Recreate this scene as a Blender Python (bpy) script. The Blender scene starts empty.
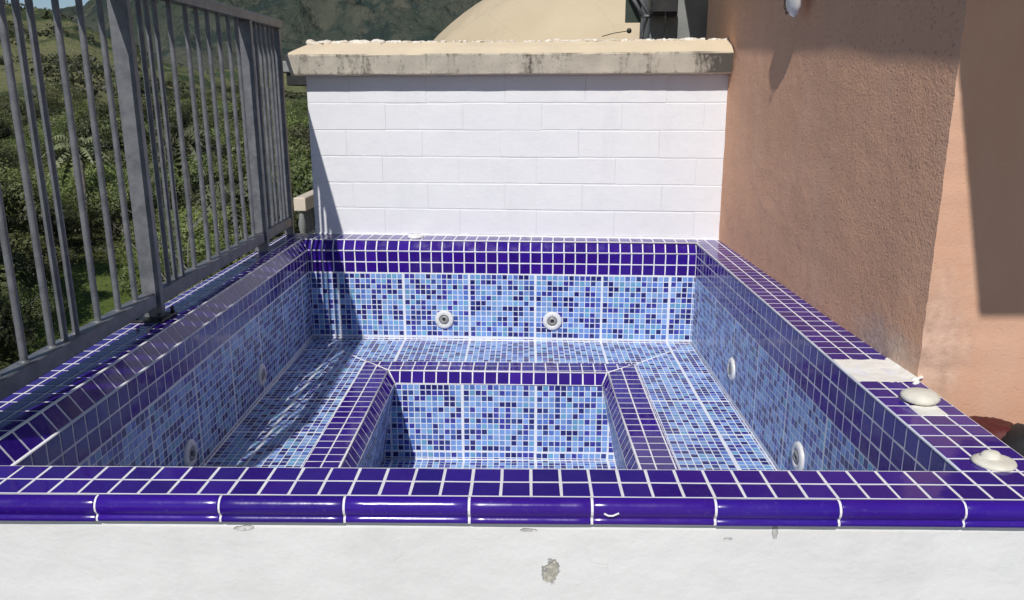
import bpy, math, random
from mathutils import Vector, Matrix, noise
S = bpy.context.scene
COL = S.collection
R = math.radians

# ------------------------------------------------------------------ helpers
class MB:
    """collects faces with material index and vertex colour, links ONE mesh object"""
    def __init__(s): s.v=[]; s.f=[]; s.m=[]; s.c=[]; s.sm=[]
    def add(s, verts, faces, mi=0, col=(1,1,1), smooth=False):
        o=len(s.v); s.v+= [tuple(x) for x in verts]
        if isinstance(col, list): s.c+=col
        else: s.c+=[(col[0],col[1],col[2],1)]*len(verts)
        for f in faces: s.f.append(tuple(i+o for i in f)); s.m.append(mi); s.sm.append(smooth)
    def box(s, a, b, mi=0, col=(1,1,1), bev=0):
        x0,y0,z0=a; x1,y1,z1=b
        if bev<=0:
            v=[(x0,y0,z0),(x1,y0,z0),(x1,y1,z0),(x0,y1,z0),(x0,y0,z1),(x1,y0,z1),(x1,y1,z1),(x0,y1,z1)]
            s.add(v,[(0,3,2,1),(4,5,6,7),(0,1,5,4),(1,2,6,5),(2,3,7,6),(3,0,4,7)],mi,col); return
        e=bev
        rings=[]
        for z,i in ((z0,e),(z0+e,0),(z1-e,0),(z1,e)):
            a0,a1,b0,b1=x0+i,x1-i,y0+i,y1-i
            k=e*.5 if i==0 else 0
            rings.append([(a0+k,b0,z),(a1-k,b0,z),(a1,b0+k,z),(a1,b1-k,z),(a1-k,b1,z),(a0+k,b1,z),(a0,b1-k,z),(a0,b0+k,z)])
        v=sum(rings,[]); f=[tuple(range(7,-1,-1)),tuple(range(24,32))]
        for r in range(3):
            for j in range(8): f.append((r*8+j,r*8+(j+1)%8,(r+1)*8+(j+1)%8,(r+1)*8+j))
        s.add(v,f,mi,col)
    def prism(s, poly, z0, z1, mi=0, col=(1,1,1)):
        n=len(poly); v=[(x,y,z0) for x,y in poly]+[(x,y,z1) for x,y in poly]
        f=[tuple(range(n-1,-1,-1)),tuple(range(n,2*n))]+[(i,(i+1)%n,n+(i+1)%n,n+i) for i in range(n)]
        s.add(v,f,mi,col)
    def tube(s, pts, rad, n=10, mi=0, col=(1,1,1), caps=True):
        pts=[Vector(p) for p in pts]; rr=rad if isinstance(rad,(list,tuple)) else [rad]*len(pts)
        v=[];f=[]
        prev=None
        for i,p in enumerate(pts):
            t=(pts[min(i+1,len(pts)-1)]-pts[max(i-1,0)]).normalized()
            a=prev if prev else (Vector((0,0,1)) if abs(t.z)<.9 else Vector((1,0,0)))
            x=(a-t*a.dot(t)).normalized(); prev=x; y=t.cross(x)
            for k in range(n):
                an=2*math.pi*k/n; v.append(p+(x*math.cos(an)+y*math.sin(an))*rr[i])
        for i in range(len(pts)-1):
            for k in range(n): f.append((i*n+k,i*n+(k+1)%n,(i+1)*n+(k+1)%n,(i+1)*n+k))
        s.add(v,f,mi,col,True)
        if caps:
            o=len(s.v)-len(v)
            s.f.append(tuple(o+k for k in range(n-1,-1,-1))); s.m.append(mi); s.sm.append(False)
            s.f.append(tuple(o+(len(pts)-1)*n+k for k in range(n))); s.m.append(mi); s.sm.append(False)
    def lathe(s, prof, M, n=32, mi=0, col=(1,1,1), wob=0):
        v=[];f=[]
        for j,(r,z) in enumerate(prof):
            for k in range(n):
                a=2*math.pi*k/n; q=r*(1+wob*math.sin(2*a+1)+wob*.6*math.sin(3*a))
                v.append(M@Vector((q*math.cos(a),q*math.sin(a),z)))
        for j in range(len(prof)-1):
            for k in range(n): f.append((j*n+k,j*n+(k+1)%n,(j+1)*n+(k+1)%n,(j+1)*n+k))
        s.add(v,f,mi,col,True)
    def build(s, name, mats, parent=None, loc=None):
        me=bpy.data.meshes.new(name); me.from_pydata(s.v,[],s.f)
        for m in (mats if isinstance(mats,(list,tuple)) else [mats]): me.materials.append(m)
        me.polygons.foreach_set('material_index',s.m); me.polygons.foreach_set('use_smooth',s.sm)
        ca=me.color_attributes.new('Col','FLOAT_COLOR','POINT')
        fl=[]
        for c in s.c: fl+= (c if len(c)==4 else (c[0],c[1],c[2],1))
        ca.data.foreach_set('color',fl); me.update()
        o=bpy.data.objects.new(name,me); COL.objects.link(o)
        if parent: o.parent=parent
        return o

def tag(o,label=None,cat=None,group=None,kind=None):
    if label: o['label']=label
    if cat: o['category']=cat
    if group: o['group']=group
    if kind: o['kind']=kind
    return o
def empty(name,loc=(0,0,0)):
    o=bpy.data.objects.new(name,None); o.location=loc; o.empty_display_size=.1; COL.objects.link(o); return o
def setparent(o,p):
    o.parent=p; o.location=Vector(o.location)-Vector(p.location)

# ------------------------------------------------------------------ node materials
def mat(name):
    m=bpy.data.materials.new(name); m.use_nodes=True; nt=m.node_tree
    b=nt.nodes['Principled BSDF']; return m,nt,b
class N:
    def __init__(s,nt): s.nt=nt
    def n(s,t,**k):
        x=s.nt.nodes.new(t)
        for a,v in k.items():
            if a.startswith('i_'): x.inputs[a[2:].replace('_',' ')].default_value=v
            else: setattr(x,a,v)
        return x
    def l(s,a,b): s.nt.links.new(a,b)
    def coord(s,scale=(1,1,1)):
        t=s.n('ShaderNodeTexCoord'); m=s.n('ShaderNodeMapping'); m.inputs['Scale'].default_value=scale
        s.l(t.outputs['Object'],m.inputs['Vector']); return m.outputs[0]
    def noise(s,vec,scale,detail=4,rough=.55,dist=0):
        x=s.n('ShaderNodeTexNoise'); x.inputs['Scale'].default_value=scale; x.inputs['Detail'].default_value=detail
        x.inputs['Roughness'].default_value=rough; x.inputs['Distortion'].default_value=dist
        s.l(vec,x.inputs['Vector']); return x.outputs['Fac']
    def ramp(s,fac,stops):
        x=s.n('ShaderNodeValToRGB'); e=x.color_ramp.elements
        while len(e)<len(stops): e.new(.5)
        for i,(p,c) in enumerate(stops):
            e[i].position=p; e[i].color=(c,c,c,1) if not hasattr(c,'__len__') else (*c,1)
        s.l(fac,x.inputs[0]); return x.outputs[0]
    def mix(s,fac,a,b,mode='MIX'):
        x=s.n('ShaderNodeMix',data_type='RGBA',blend_type=mode)
        for k,v in ((0,fac),(6,a),(7,b)):
            if hasattr(v,'default_value') or hasattr(v,'is_linked'): s.l(v,x.inputs[k])
            elif k==0: x.inputs[0].default_value=v
            else: x.inputs[k].default_value=(*v,1)
        return x.outputs[2]
    def math(s,op,a,b=None,c=None):
        x=s.n('ShaderNodeMath',operation=op)
        for k,v in ((0,a),(1,b),(2,c)):
            if v is None: continue
            if isinstance(v,(int,float)): x.inputs[k].default_value=v
            else: s.l(v,x.inputs[k])
        return x.outputs[0]
    def bump(s,h,dist,strength=1,normal=None):
        x=s.n('ShaderNodeBump'); x.inputs['Distance'].default_value=dist; x.inputs['Strength'].default_value=strength
        s.l(h,x.inputs['Height'])
        if normal is not None: s.l(normal,x.inputs['Normal'])
        return x.outputs[0]

def glaze_mat(name, rough, var=.5, spec=.5):
    m,nt,b=mat(name); q=N(nt); a=q.n('ShaderNodeVertexColor',layer_name='Col')
    v=q.coord(); n1=q.noise(v,9,4); n2=q.noise(v,160,3)
    c=q.mix(q.ramp(n1,[(.3,.0),(.75,.22)]),a.outputs[0],(.07,.03,.26)) if var>0 else a.outputs[0]
    d=q.mix(q.math('MULTIPLY',q.ramp(n2,[(.62,0),(.8,1)]),.08),c,(.4,.4,.45))
    q.l(d,b.inputs['Base Color'])
    q.l(q.math('MULTIPLY_ADD',q.ramp(q.noise(v,24,4),[(.4,0),(.75,1)]),.14,rough),b.inputs['Roughness'])
    b.inputs['IOR'].default_value=1.42
    q.l(q.bump(q.noise(v,38,2),.0012,.35),b.inputs['Normal'])
    return m
def mosaic_mat():
    m,nt,b=mat('mosaic_glass'); q=N(nt); a=q.n('ShaderNodeVertexColor',layer_name='Col')
    v=q.coord(); d=q.mix(q.math('MULTIPLY',q.ramp(q.noise(v,55,4),[(.5,0),(.85,1)]),.10),a.outputs[0],(.45,.5,.6))
    q.l(d,b.inputs['Base Color'])
    q.l(q.math('MULTIPLY_ADD',q.noise(v,30,3),.25,.12),b.inputs['Roughness'])
    return m
def grout_mat(name,c0,c1):
    m,nt,b=mat(name); q=N(nt); v=q.coord()
    q.l(q.mix(q.ramp(q.noise(v,14,5),[(.35,0),(.7,1)]),c0,c1),b.inputs['Base Color']); b.inputs['Roughness'].default_value=.85
    q.l(q.bump(q.noise(v,220,3),.0008,.6),b.inputs['Normal'])
    return m
M={}
M['glaze']=glaze_mat('cobalt_glaze',.07)
M['glaze_b']=glaze_mat('bullnose_glaze',.17)
M['mosaic']=mosaic_mat()
M['grout']=grout_mat('white_grout',(.82,.81,.82),(.70,.69,.72))
M['edge']=grout_mat('pale_edging',(.50,.52,.6),(.4,.42,.5))
M['grout_m']=grout_mat('mosaic_grout',(.76,.78,.83),(.66,.69,.76))

def white_paint(name,base,dirt,bumpd,chip=None,blocks=False):
    m,nt,b=mat(name); q=N(nt); v=q.coord()
    c=q.mix(q.ramp(q.noise(v,2.2,6,.65),[(.35,0),(.75,1)]),base,dirt)
    sm=q.math('MULTIPLY',q.ramp(q.noise(q.coord((1,1,.35)),7,5,.7),[(.55,0),(.8,1)]),.35)
    c=q.mix(sm,c,tuple(x*.82 for x in dirt))
    h=q.math('MULTIPLY_ADD',q.noise(v,6,4),1.6,q.math('MULTIPLY',q.noise(v,70,6,.7),.35))
    if chip:
        vo=q.n('ShaderNodeTexVoronoi',feature='DISTANCE_TO_EDGE'); vo.inputs['Scale'].default_value=5.5
        wv=q.n('ShaderNodeVectorMath',operation='ADD'); nv=q.n('ShaderNodeTexNoise'); nv.inputs['Scale'].default_value=14; q.l(v,nv.inputs['Vector'])
        sc_=q.n('ShaderNodeVectorMath',operation='SCALE'); sc_.inputs['Scale'].default_value=.12; q.l(nv.outputs['Color'],sc_.inputs[0]); q.l(v,wv.inputs[0]); q.l(sc_.outputs[0],wv.inputs[1]); q.l(wv.outputs[0],vo.inputs['Vector'])
        ck=q.math('MULTIPLY',q.ramp(vo.outputs['Distance'],[(.0,1),(.006,0)]),q.ramp(q.noise(v,3.1,3),[(.52,0),(.62,1)]))
        c=q.mix(q.math('MULTIPLY',ck,.12),c,(.38,.37,.35)); h=q.math('SUBTRACT',h,q.math('MULTIPLY',ck,.2))
        tr=q.noise(q.coord((.7,1,1.6)),16,3,.5,.5); h=q.math('MULTIPLY_ADD',tr,.35,h)
        for (cx,cz,rx,rz,colr) in chip:
            t=q.n('ShaderNodeTexCoord'); s=q.n('ShaderNodeSeparateXYZ'); q.l(t.outputs['Object'],s.inputs[0])
            dx=q.math('DIVIDE',q.math('SUBTRACT',s.outputs[0],cx),rx); dz=q.math('DIVIDE',q.math('SUBTRACT',s.outputs[2],cz),rz)
            d=q.math('SQRT',q.math('ADD',q.math('MULTIPLY',dx,dx),q.math('MULTIPLY',dz,dz)))
            d=q.math('ADD',d,q.math('MULTIPLY',q.math('SUBTRACT',q.noise(v,45,5,.7),.5),1.9))
            k=q.ramp(d,[(.75,1),(.92,0)])
            c=q.mix(k,c,q.mix(q.ramp(q.noise(v,120,3),[(.4,0),(.6,1)]),colr,tuple(x*.62 for x in colr)))
            h=q.math('SUBTRACT',h,q.math('MULTIPLY',k,1.1))
    q.l(c,b.inputs['Base Color']); b.inputs['Roughness'].default_value=.7
    q.l(q.bump(h,bumpd,.8),b.inputs['Normal']); return m
M['plaster']=white_paint('white_plaster',(.70,.70,.695),(.645,.645,.64),.004,
    chip=[(.168,-.137,.017,.025,(.52,.50,.43)),(-.34,-.058,.02,.006,(.62,.62,.6)),(.535,-.058,.006,.014,(.55,.55,.53)),(.46,-.073,.008,.003,(.66,.66,.64)),(.13,-.06,.014,.004,(.64,.63,.61))])
M['block']=white_paint('painted_block',(.75,.75,.77),(.71,.715,.74),.0035)
def simple(name,c0,c1,scale,rough,bumpd=.002,bs=80,metal=0,spec=None):
    m,nt,b=mat(name); q=N(nt); v=q.coord()
    q.l(q.mix(q.ramp(q.noise(v,scale,5),[(.35,0),(.7,1)]),c0,c1),b.inputs['Base Color'])
    b.inputs['Roughness'].default_value=rough; b.inputs['Metallic'].default_value=metal
    if bumpd: q.l(q.bump(q.noise(v,bs,4),bumpd,.6),b.inputs['Normal'])
    return m
M['metal']=simple('grey_painted_steel',(.095,.10,.112),(.165,.17,.182),26,.45,.0012,130,.0)
M['black']=simple('black_plastic',(.012,.012,.013),(.03,.03,.03),20,.45,.001)
M['darkgreen']=simple('dark_green_panel',(.02,.035,.025),(.035,.05,.035),20,.5,.001)
M['jet']=simple('white_abs',(.74,.74,.73),(.66,.66,.65),30,.28,.0005)
M['jetin']=simple('grey_abs',(.22,.22,.22),(.3,.3,.29),60,.4,.0005)
M['cement']=simple('cream_cement',(.72,.69,.60),(.60,.56,.47),30,.8,.003,70)
M['cementw']=simple('white_cement',(.84,.82,.77),(.74,.71,.65),22,.85,.004,60)
M['ridge']=simple('ridge_mortar',(.80,.76,.69),(.50,.42,.32),24,.9,.005,90)
M['cream']=simple('cream_render',(.62,.54,.44),(.52,.45,.36),5,.85,.003,40)
M['concrete']=simple('grey_concrete',(.26,.27,.26),(.16,.17,.165),6,.9,.006,30)
M['slab']=simple('bluish_screed',(.24,.26,.30),(.17,.18,.2),8,.85,.003,60)
M['floor']=simple('terrace_floor',(.42,.38,.33),(.33,.3,.27),3,.8,.003,60)
M['cloth_red']=simple('dark_red_fabric',(.10,.012,.010),(.05,.01,.01),12,.6,.004,40)
M['cloth_blk']=simple('black_fabric',(.010,.010,.012),(.02,.02,.022),12,.6,.004,40)
M['cloth_gry']=simple('grey_fabric',(.22,.24,.27),(.15,.16,.18),12,.8,.004,40)

def stucco(name,base,dark,grad,stain=None,bd_=.0050,pk=.5):
    m,nt,b=mat(name); q=N(nt); v=q.coord()
    big=q.ramp(q.noise(v,1.7,6,.6),[(.3,0),(.72,1)]); c=q.mix(big,base,dark)
    vv=q.coord((1,1,.3)); c=q.mix(q.math('MULTIPLY',q.ramp(q.noise(vv,6,5),[(.5,0),(.8,1)]),.5),c,grad)
    pit=q.ramp(q.noise(v,105,2,.5),[(.31,1),(.38,0)]); 
    c=q.mix(q.math('MULTIPLY',pit,pk),c,tuple(x*.45 for x in base))
    n1=q.noise(v,150,4,.6,.0); n2=q.noise(v,62,3,.55,.1); n3=q.noise(v,5,3)
    h=q.math('ADD',q.math('MULTIPLY',n1,.75),q.math('ADD',q.math('MULTIPLY',n2,.38),q.math('MULTIPLY',n3,2.5)))
    h=q.math('SUBTRACT',h,q.math('MULTIPLY',pit,.25))
    if stain:
        t=q.n('ShaderNodeTexCoord'); s=q.n('ShaderNodeSeparateXYZ'); q.l(t.outputs['Object'],s.inputs[0])
        (ax,ay,az,rx,ry,rz,colr)=stain
        ds=[q.math('DIVIDE',q.math('SUBTRACT',s.outputs[i],a),r) for i,a,r in ((0,ax,rx),(1,ay,ry),(2,az,rz))]
        d=q.math('SQRT',q.math('ADD',q.math('MULTIPLY',ds[0],ds[0]),q.math('ADD',q.math('MULTIPLY',ds[1],ds[1]),q.math('MULTIPLY',ds[2],ds[2]))))
        d=q.math('ADD',d,q.math('MULTIPLY',q.math('SUBTRACT',q.noise(v,16,6,.7),.5),1.5))
        c=q.mix(q.ramp(d,[(.35,.55),(1.1,0)]),c,q.mix(q.ramp(q.noise(v,40,4),[(.4,0),(.65,1)]),colr,tuple(x*.6 for x in colr)))
    q.l(c,b.inputs['Base Color']); b.inputs['Roughness'].default_value=.9
    q.l(q.bump(h,bd_,.9),b.inputs['Normal']); return m
M['brown']=stucco('brown_stucco',(.77,.44,.28),(.69,.385,.235),(.78,.51,.35),stain=(1.03,-1.60,.02,.1,.22,.10,(.66,.58,.50)))
M['orange']=stucco('orange_stucco',(.60,.335,.215),(.62,.375,.26),(.66,.45,.345),stain=(1.05,-1.77,.06,.10,.1,.24,(.66,.47,.37)),bd_=.0015,pk=.0)

def cap_mat():
    m,nt,b=mat('stained_coping'); q=N(nt); v=q.coord()
    g=q.n('ShaderNodeNewGeometry'); s=q.n('ShaderNodeSeparateXYZ'); q.l(g.outputs['Normal'],s.inputs[0])
    t=q.n('ShaderNodeTexCoord'); p=q.n('ShaderNodeSeparateXYZ'); q.l(t.outputs['Object'],p.inputs[0])
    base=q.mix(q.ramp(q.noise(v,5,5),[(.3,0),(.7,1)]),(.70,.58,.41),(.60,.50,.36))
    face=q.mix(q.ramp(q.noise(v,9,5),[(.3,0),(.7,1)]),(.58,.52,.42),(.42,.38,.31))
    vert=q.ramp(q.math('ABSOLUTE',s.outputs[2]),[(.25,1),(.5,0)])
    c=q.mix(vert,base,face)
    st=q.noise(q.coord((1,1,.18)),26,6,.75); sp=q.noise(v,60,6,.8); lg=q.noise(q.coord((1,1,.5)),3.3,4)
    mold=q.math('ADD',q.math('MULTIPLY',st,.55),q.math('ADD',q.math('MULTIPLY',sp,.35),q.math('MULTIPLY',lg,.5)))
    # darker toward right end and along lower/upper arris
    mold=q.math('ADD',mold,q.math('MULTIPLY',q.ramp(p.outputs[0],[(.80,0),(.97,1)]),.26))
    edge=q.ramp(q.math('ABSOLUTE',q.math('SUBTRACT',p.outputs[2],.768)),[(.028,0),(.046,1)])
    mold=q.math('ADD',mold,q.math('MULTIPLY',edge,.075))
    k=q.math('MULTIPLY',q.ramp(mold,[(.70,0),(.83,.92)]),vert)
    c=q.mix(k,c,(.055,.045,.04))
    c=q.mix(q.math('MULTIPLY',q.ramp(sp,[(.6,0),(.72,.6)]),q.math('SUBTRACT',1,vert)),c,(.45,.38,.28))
    q.l(c,b.inputs['Base Color']); b.inputs['Roughness'].default_value=.9
    q.l(q.bump(q.math('ADD',q.noise(v,12,4),q.math('MULTIPLY',sp,.4)),.006,.7),b.inputs['Normal']); return m
M['cap']=cap_mat()
def dome_mat():
    m,nt,b=mat('dome_render'); q=N(nt); v=q.coord()
    c=q.mix(q.ramp(q.noise(v,1.0,6,.6),[(.3,0),(.72,1)]),(.56,.46,.31),(.50,.40,.27))
    st=q.noise(q.coord((1,1,.25)),3,6,.7); c=q.mix(q.ramp(st,[(.55,0),(.8,.5)]),c,(.36,.28,.20))
    vo=q.n('ShaderNodeTexVoronoi',feature='DISTANCE_TO_EDGE'); vo.inputs['Scale'].default_value=.9; q.l(v,vo.inputs['Vector'])
    c=q.mix(q.ramp(vo.outputs['Distance'],[(.0,.12),(.010,0)]),c,(.28,.22,.16))
    q.l(c,b.inputs['Base Color']); b.inputs['Roughness'].default_value=.9
    q.l(q.bump(q.noise(v,4,6),.03,.6),b.inputs['Normal']); return m
M['dome']=dome_mat()

def leaf_mat(name,dark,light):
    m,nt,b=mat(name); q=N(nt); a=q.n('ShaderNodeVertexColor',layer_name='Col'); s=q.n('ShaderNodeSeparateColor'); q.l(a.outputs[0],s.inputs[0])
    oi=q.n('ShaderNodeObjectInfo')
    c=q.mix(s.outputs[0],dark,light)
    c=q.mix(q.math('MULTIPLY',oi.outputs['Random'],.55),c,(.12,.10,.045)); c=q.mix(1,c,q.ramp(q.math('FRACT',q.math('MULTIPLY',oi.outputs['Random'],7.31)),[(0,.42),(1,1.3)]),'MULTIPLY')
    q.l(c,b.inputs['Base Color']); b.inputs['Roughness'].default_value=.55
    b.inputs['Subsurface Weight'].default_value=0
    tr=q.n('ShaderNodeBsdfTranslucent'); q.l(c,tr.inputs['Color']); ms=q.n('ShaderNodeMixShader'); ms.inputs[0].default_value=.25
    out=nt.nodes['Material Output']; q.l(b.outputs[0],ms.inputs[1]); q.l(tr.outputs[0],ms.inputs[2]); q.l(ms.outputs[0],out.inputs[0])
    return m
M['leaf']=leaf_mat('leaf_green',(.034,.048,.022),(.18,.23,.07))
M['leaf_bright']=leaf_mat('bright_leaf',(.05,.075,.022),(.20,.27,.07))
M['palm']=leaf_mat('palm_green',(.08,.11,.05),(.30,.34,.18))
M['scrub']=leaf_mat('scrub_green',(.045,.06,.03),(.12,.145,.062))
M['bark']=simple('bark',(.10,.085,.07),(.19,.17,.15),9,.9,.01,20)
M['bare']=simple('bare_bark',(.30,.28,.25),(.17,.155,.14),9,.9,.01,20)
def ground_mat(name,stops,scale,patch=None,patchc=None,fine=0):
    m,nt,b=mat(name); q=N(nt); v=q.coord()
    n=q.noise(v,scale,8,.68); c=q.ramp(n,stops)
    if patch:
        k=q.ramp(q.noise(v,patch,6,.7),[(.50,0),(.56,1)]); c=q.mix(k,c,patchc)
    a=q.n('ShaderNodeVertexColor',layer_name='Col'); c=q.mix(1,c,a.outputs[0],'MULTIPLY')
    q.l(c,b.inputs['Base Color']); b.inputs['Roughness'].default_value=.95
    b.inputs['Specular IOR Level'].default_value=.1
    if fine: q.l(q.bump(q.noise(v,fine,6,.7),1/fine,.8),b.inputs['Normal'])
    return m

# ------------------------------------------------------------------ tiles
def clip(poly,a,b,c):   # keep a*u+b*v>=c
    out=[]
    for i in range(len(poly)):
        p=poly[i]; q=poly[(i+1)%len(poly)]; dp=a*p[0]+b*p[1]-c; dq=a*q[0]+b*q[1]-c
        if dp>=0: out.append(p)
        if (dp>=0)!=(dq>=0):
            t=dp/(dp-dq); out.append((p[0]+(q[0]-p[0])*t,p[1]+(q[1]-p[1])*t))
    return out
def area(p): return .5*sum(p[i][0]*p[(i+1)%len(p)][1]-p[(i+1)%len(p)][0]*p[i][1] for i in range(len(p)))
def grid(a0,a1,pitch,gap,start,sheet=0,sp=0):
    out=[]
    if sheet:
        k=math.floor((a0-start)/sp)-1
        while start+k*sp<a1:
            for j in range(sheet):
                s=start+k*sp+(sp-sheet*pitch)/2+j*pitch+gap/2
                if s+pitch-gap>a0 and s<a1: out.append((s,s+pitch-gap))
            k+=1
    else:
        k=math.floor((a0-start)/pitch)-1
        while start+k*pitch<a1:
            s=start+k*pitch+gap/2; e=s+pitch-gap
            if e>a0 and s<a1: out.append((s,e))
            k+=1
    return out
rng=random.Random(5)
def patch(mb,O,U,V,poly3,ub,vb,colf,h=.0007,bev=.0012,edge=.0018,tilt=.006,grout=1,sheet=False,skip=None,wob=.0004,gc=(1,1,1)):
    O=Vector(O);U=Vector(U).normalized();V=Vector(V).normalized();Nn=U.cross(V).normalized()
    uv=[((Vector(p)-O).dot(U),(Vector(p)-O).dot(V)) for p in poly3]
    if area(uv)<0: uv.reverse()
    mb.add([O+U*a+V*b for a,b in uv],[tuple(range(len(uv)))],grout,gc)
    planes=[]
    for i in range(len(uv)):
        p=uv[i];q=uv[(i+1)%len(uv)]; dx,dy=q[0]-p[0],q[1]-p[1]; L=math.hypot(dx,dy)
        if L<1e-6: continue
        a,b=-dy/L,dx/L; planes.append((a,b,a*p[0]+b*p[1]+edge))
    P=lambda u,v,z: O+U*u+V*v+Nn*z
    jit={}
    for (u0,u1) in ub:
        for (v0,v1) in vb:
            if skip and skip((u0+u1)/2,(v0+v1)/2): continue
            if sheet:
                key=(math.floor((u0-sheet[0]+.001)/SP),math.floor((v0-sheet[1]+.001)/SP))
                if key not in jit: jit[key]=(rng.gauss(0,.0008),rng.gauss(0,.0008),rng.gauss(0,.0035))
                ju,jv,jr=jit[key]; um,vm=(u0+u1)/2,(v0+v1)/2; ru=(um-sheet[0]-(key[0]+.5)*SP); rv=(vm-sheet[1]-(key[1]+.5)*SP)
                ou,ov=ju-jr*rv,jv+jr*ru
            else: ou=ov=0
            w=lambda: rng.uniform(-wob,wob)
            q=[(u0+w()+ou,v0+w()+ov),(u1+w()+ou,v0+w()+ov),(u1+w()+ou,v1+w()+ov),(u0+w()+ou,v1+w()+ov)]
            for pl in planes:
                q=clip(q,*pl)
                if len(q)<3: break
            if len(q)<3 or area(q)<2.2e-5: continue
            cu=sum(p[0] for p in q)/len(q); cv=sum(p[1] for p in q)/len(q)
            r=max(math.hypot(p[0]-cu,p[1]-cv) for p in q)
            tu,tv=rng.gauss(0,tilt),rng.gauss(0,tilt)
            n=len(q); zz=lambda p:(p[0]-cu)*tu+(p[1]-cv)*tv
            b0=[P(p[0],p[1],0) for p in q]
            b1=[P(p[0],p[1],h*.55+zz(p)) for p in q]
            k=1-bev*1.6/r; q2=[(cu+(p[0]-cu)*k,cv+(p[1]-cv)*k) for p in q]
            b2=[P(p[0],p[1],h+zz(p)) for p in q2]
            f=[tuple(range(2*n,3*n))]
            for i in range(n):
                j=(i+1)%n; f+=[(i,j,n+j,n+i),(n+i,n+j,2*n+j,2*n+i)]
            mb.add(b0+b1+b2,f,0,colf())
def cobalt():
    k=rng.uniform(.70,1.08); return (.029*k*rng.uniform(.9,1.25),.0058*k,.225*k)
MOS=[((.17,.31,.63),24),((.22,.37,.66),13),((.14,.35,.56),8),((.085,.17,.50),13),((.015,.018,.15),18),((.040,.042,.30),14),((.030,.06,.25),10)]
MP=[c for c,w in MOS for _ in range(w)]
def mosaic():
    c=rng.choice(MP); k=rng.uniform(.85,1.13); return tuple(x*k for x in c)
D=.05; DG=.0052; MG=.0036; MPT=.0245; SP=.301
# pool plan (metres, coping top z = 0)
BL=(-.872,.045); BR=(.880,-.032); FR=(.884,-2.234); FL=(-.851,-2.234)           # vertical wall planes
CBL=(-.903,.076); CBR=(.880,-.012); CFL=(-.882,-2.234)                              # crest of the sloping row
WBL=(-.99,.236); WBR=(1.035,.066)                                                   # foot of the block wall
ZS=-.46; ZD=-.148; ZL=-.045; ZT=-.845
TB=dict(oBL=(-.556,-.300),oBR=(.585,-.328),oFL=(-.552,-1.86),oFR=(.592,-1.86),cBL=(-.442,-.416),cBR=(.458,-.438),cFL=(-.440,-1.74),cFR=(.482,-1.74),
        wBL=(-.412,-.436),wBR=(.436,-.456),wFL=(-.410,-1.72),wFR=(.452,-1.72))
z3=lambda p,z:(p[0],p[1],z)
pool=empty('tiled_spa_pool',(0,-1.1,-.95))
tag(pool,'empty built-in spa pool lined in blue mosaic with cobalt tiled coping and white plastered front','pool')
def P_(mb,name,mats):
    o=mb.build(name,mats); o.parent=pool; o.location=-pool.location; return o
GM=[M['glaze'],M['grout']]; MM=[M['mosaic'],M['grout_m']]

def wallpatch(mb,a,b,zt,zb,kind,align=0,a_top=None,b_top=None):
    """vertical or sloping wall facing the pool interior; a->b runs so that (b-a) x up faces inside"""
    a3=Vector(z3(a,zb)); b3=Vector(z3(b,zb)); at=Vector(z3(a_top or a,zt)); bt=Vector(z3(b_top or b,zt))
    U=(b3-a3).normalized(); V=(at-a3); V=(V-U*V.dot(U)).normalized()
    O=at  # v measured from the top
    L=(b3-a3).length
    us=[(p-O).dot(U) for p in (a3,b3,at,bt)]; u0,u1=min(us),max(us); H=(a3-O).dot(V)
    if kind=='dark': ub=grid(u0,u1,D,DG,align); vb=grid(H,0,D if abs(H)>.06 else -H,DG,0 if abs(H)>.06 else H); f=cobalt; kw={}
    else:
        ub=grid(u0,u1,MPT,MG,align,12,SP); vb=[(-y,-x) for x,y in grid(0,-H,MPT,MG,-.002,12,SP)]; f=mosaic; kw=dict(sheet=(align,0),h=.0004,bev=.0005,edge=.0012,tilt=.004)
    patch(mb,O,U,V,[a3,b3,bt,at],ub,vb,f,**kw)
# -- rim of the pool: flat tiles
mb=MB()
X0=.984
# front strip: two rows through the full width
patch(mb,(0,-2.234,0),(1,0,0),(0,1,0),[(-1.02,-2.336,0),(1.024,-2.336,0),(1.024,-2.234,0),(-1.02,-2.234,0)],
      grid(-1.05,1.05,D,DG,X0),grid(-.11,0,.0505,DG,0),cobalt)
# right strip
def skipR(u,v):
    Y=-2.234+v; X=.884+u
    return (-1.785<Y<-1.63) or (abs(X-.965)<.027 and abs(Y+1.95)<.026)
patch(mb,(.884,-2.234,0),(1,0,0),(0,1,0),[(.884,-2.234,0),(1.027,-2.234,0),(1.027,.066,0),(.93,.074,0),(.8795,-.012,0)],
      grid(0,.145,D,DG,0),grid(0,2.31,.0505,DG,0),cobalt,skip=skipR)
# back strip
dB=(Vector(z3(CBR,0))-Vector(z3(CBL,0))).normalized()
patch(mb,z3(CBL,0),dB,Vector((-dB.y,dB.x,0)),[z3(CBL,0),z3(CBR,0),(.93,.074,0),(-.96,.2335,0)],grid(-.1,1.9,D,DG,0),grid(0,.3,.17,DG,-.0),cobalt)
# left strip
dL=(Vector(z3(CBL,0))-Vector(z3(CFL,0))).normalized()
patch(mb,z3(CFL,0),Vector((dL.y,-dL.x,0)),dL,[z3(CFL,0),z3(CBL,0),(-.96,.2335,0),(-1.018,.238,0),(-1.018,-2.234,0)],grid(-.2,0,D,DG,0),grid(0,2.6,.0505,DG,0),cobalt)
P_(mb,'coping',GM)
# -- sloping / upper rows
mb=MB()
wallpatch(mb,FL,BL,0,ZL,'dark',0,CFL,CBL)
wallpatch(mb,BL,BR,0,ZL,'dark',0,CBL,CBR)
o=P_(mb,'sloping_rim',GM)
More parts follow.
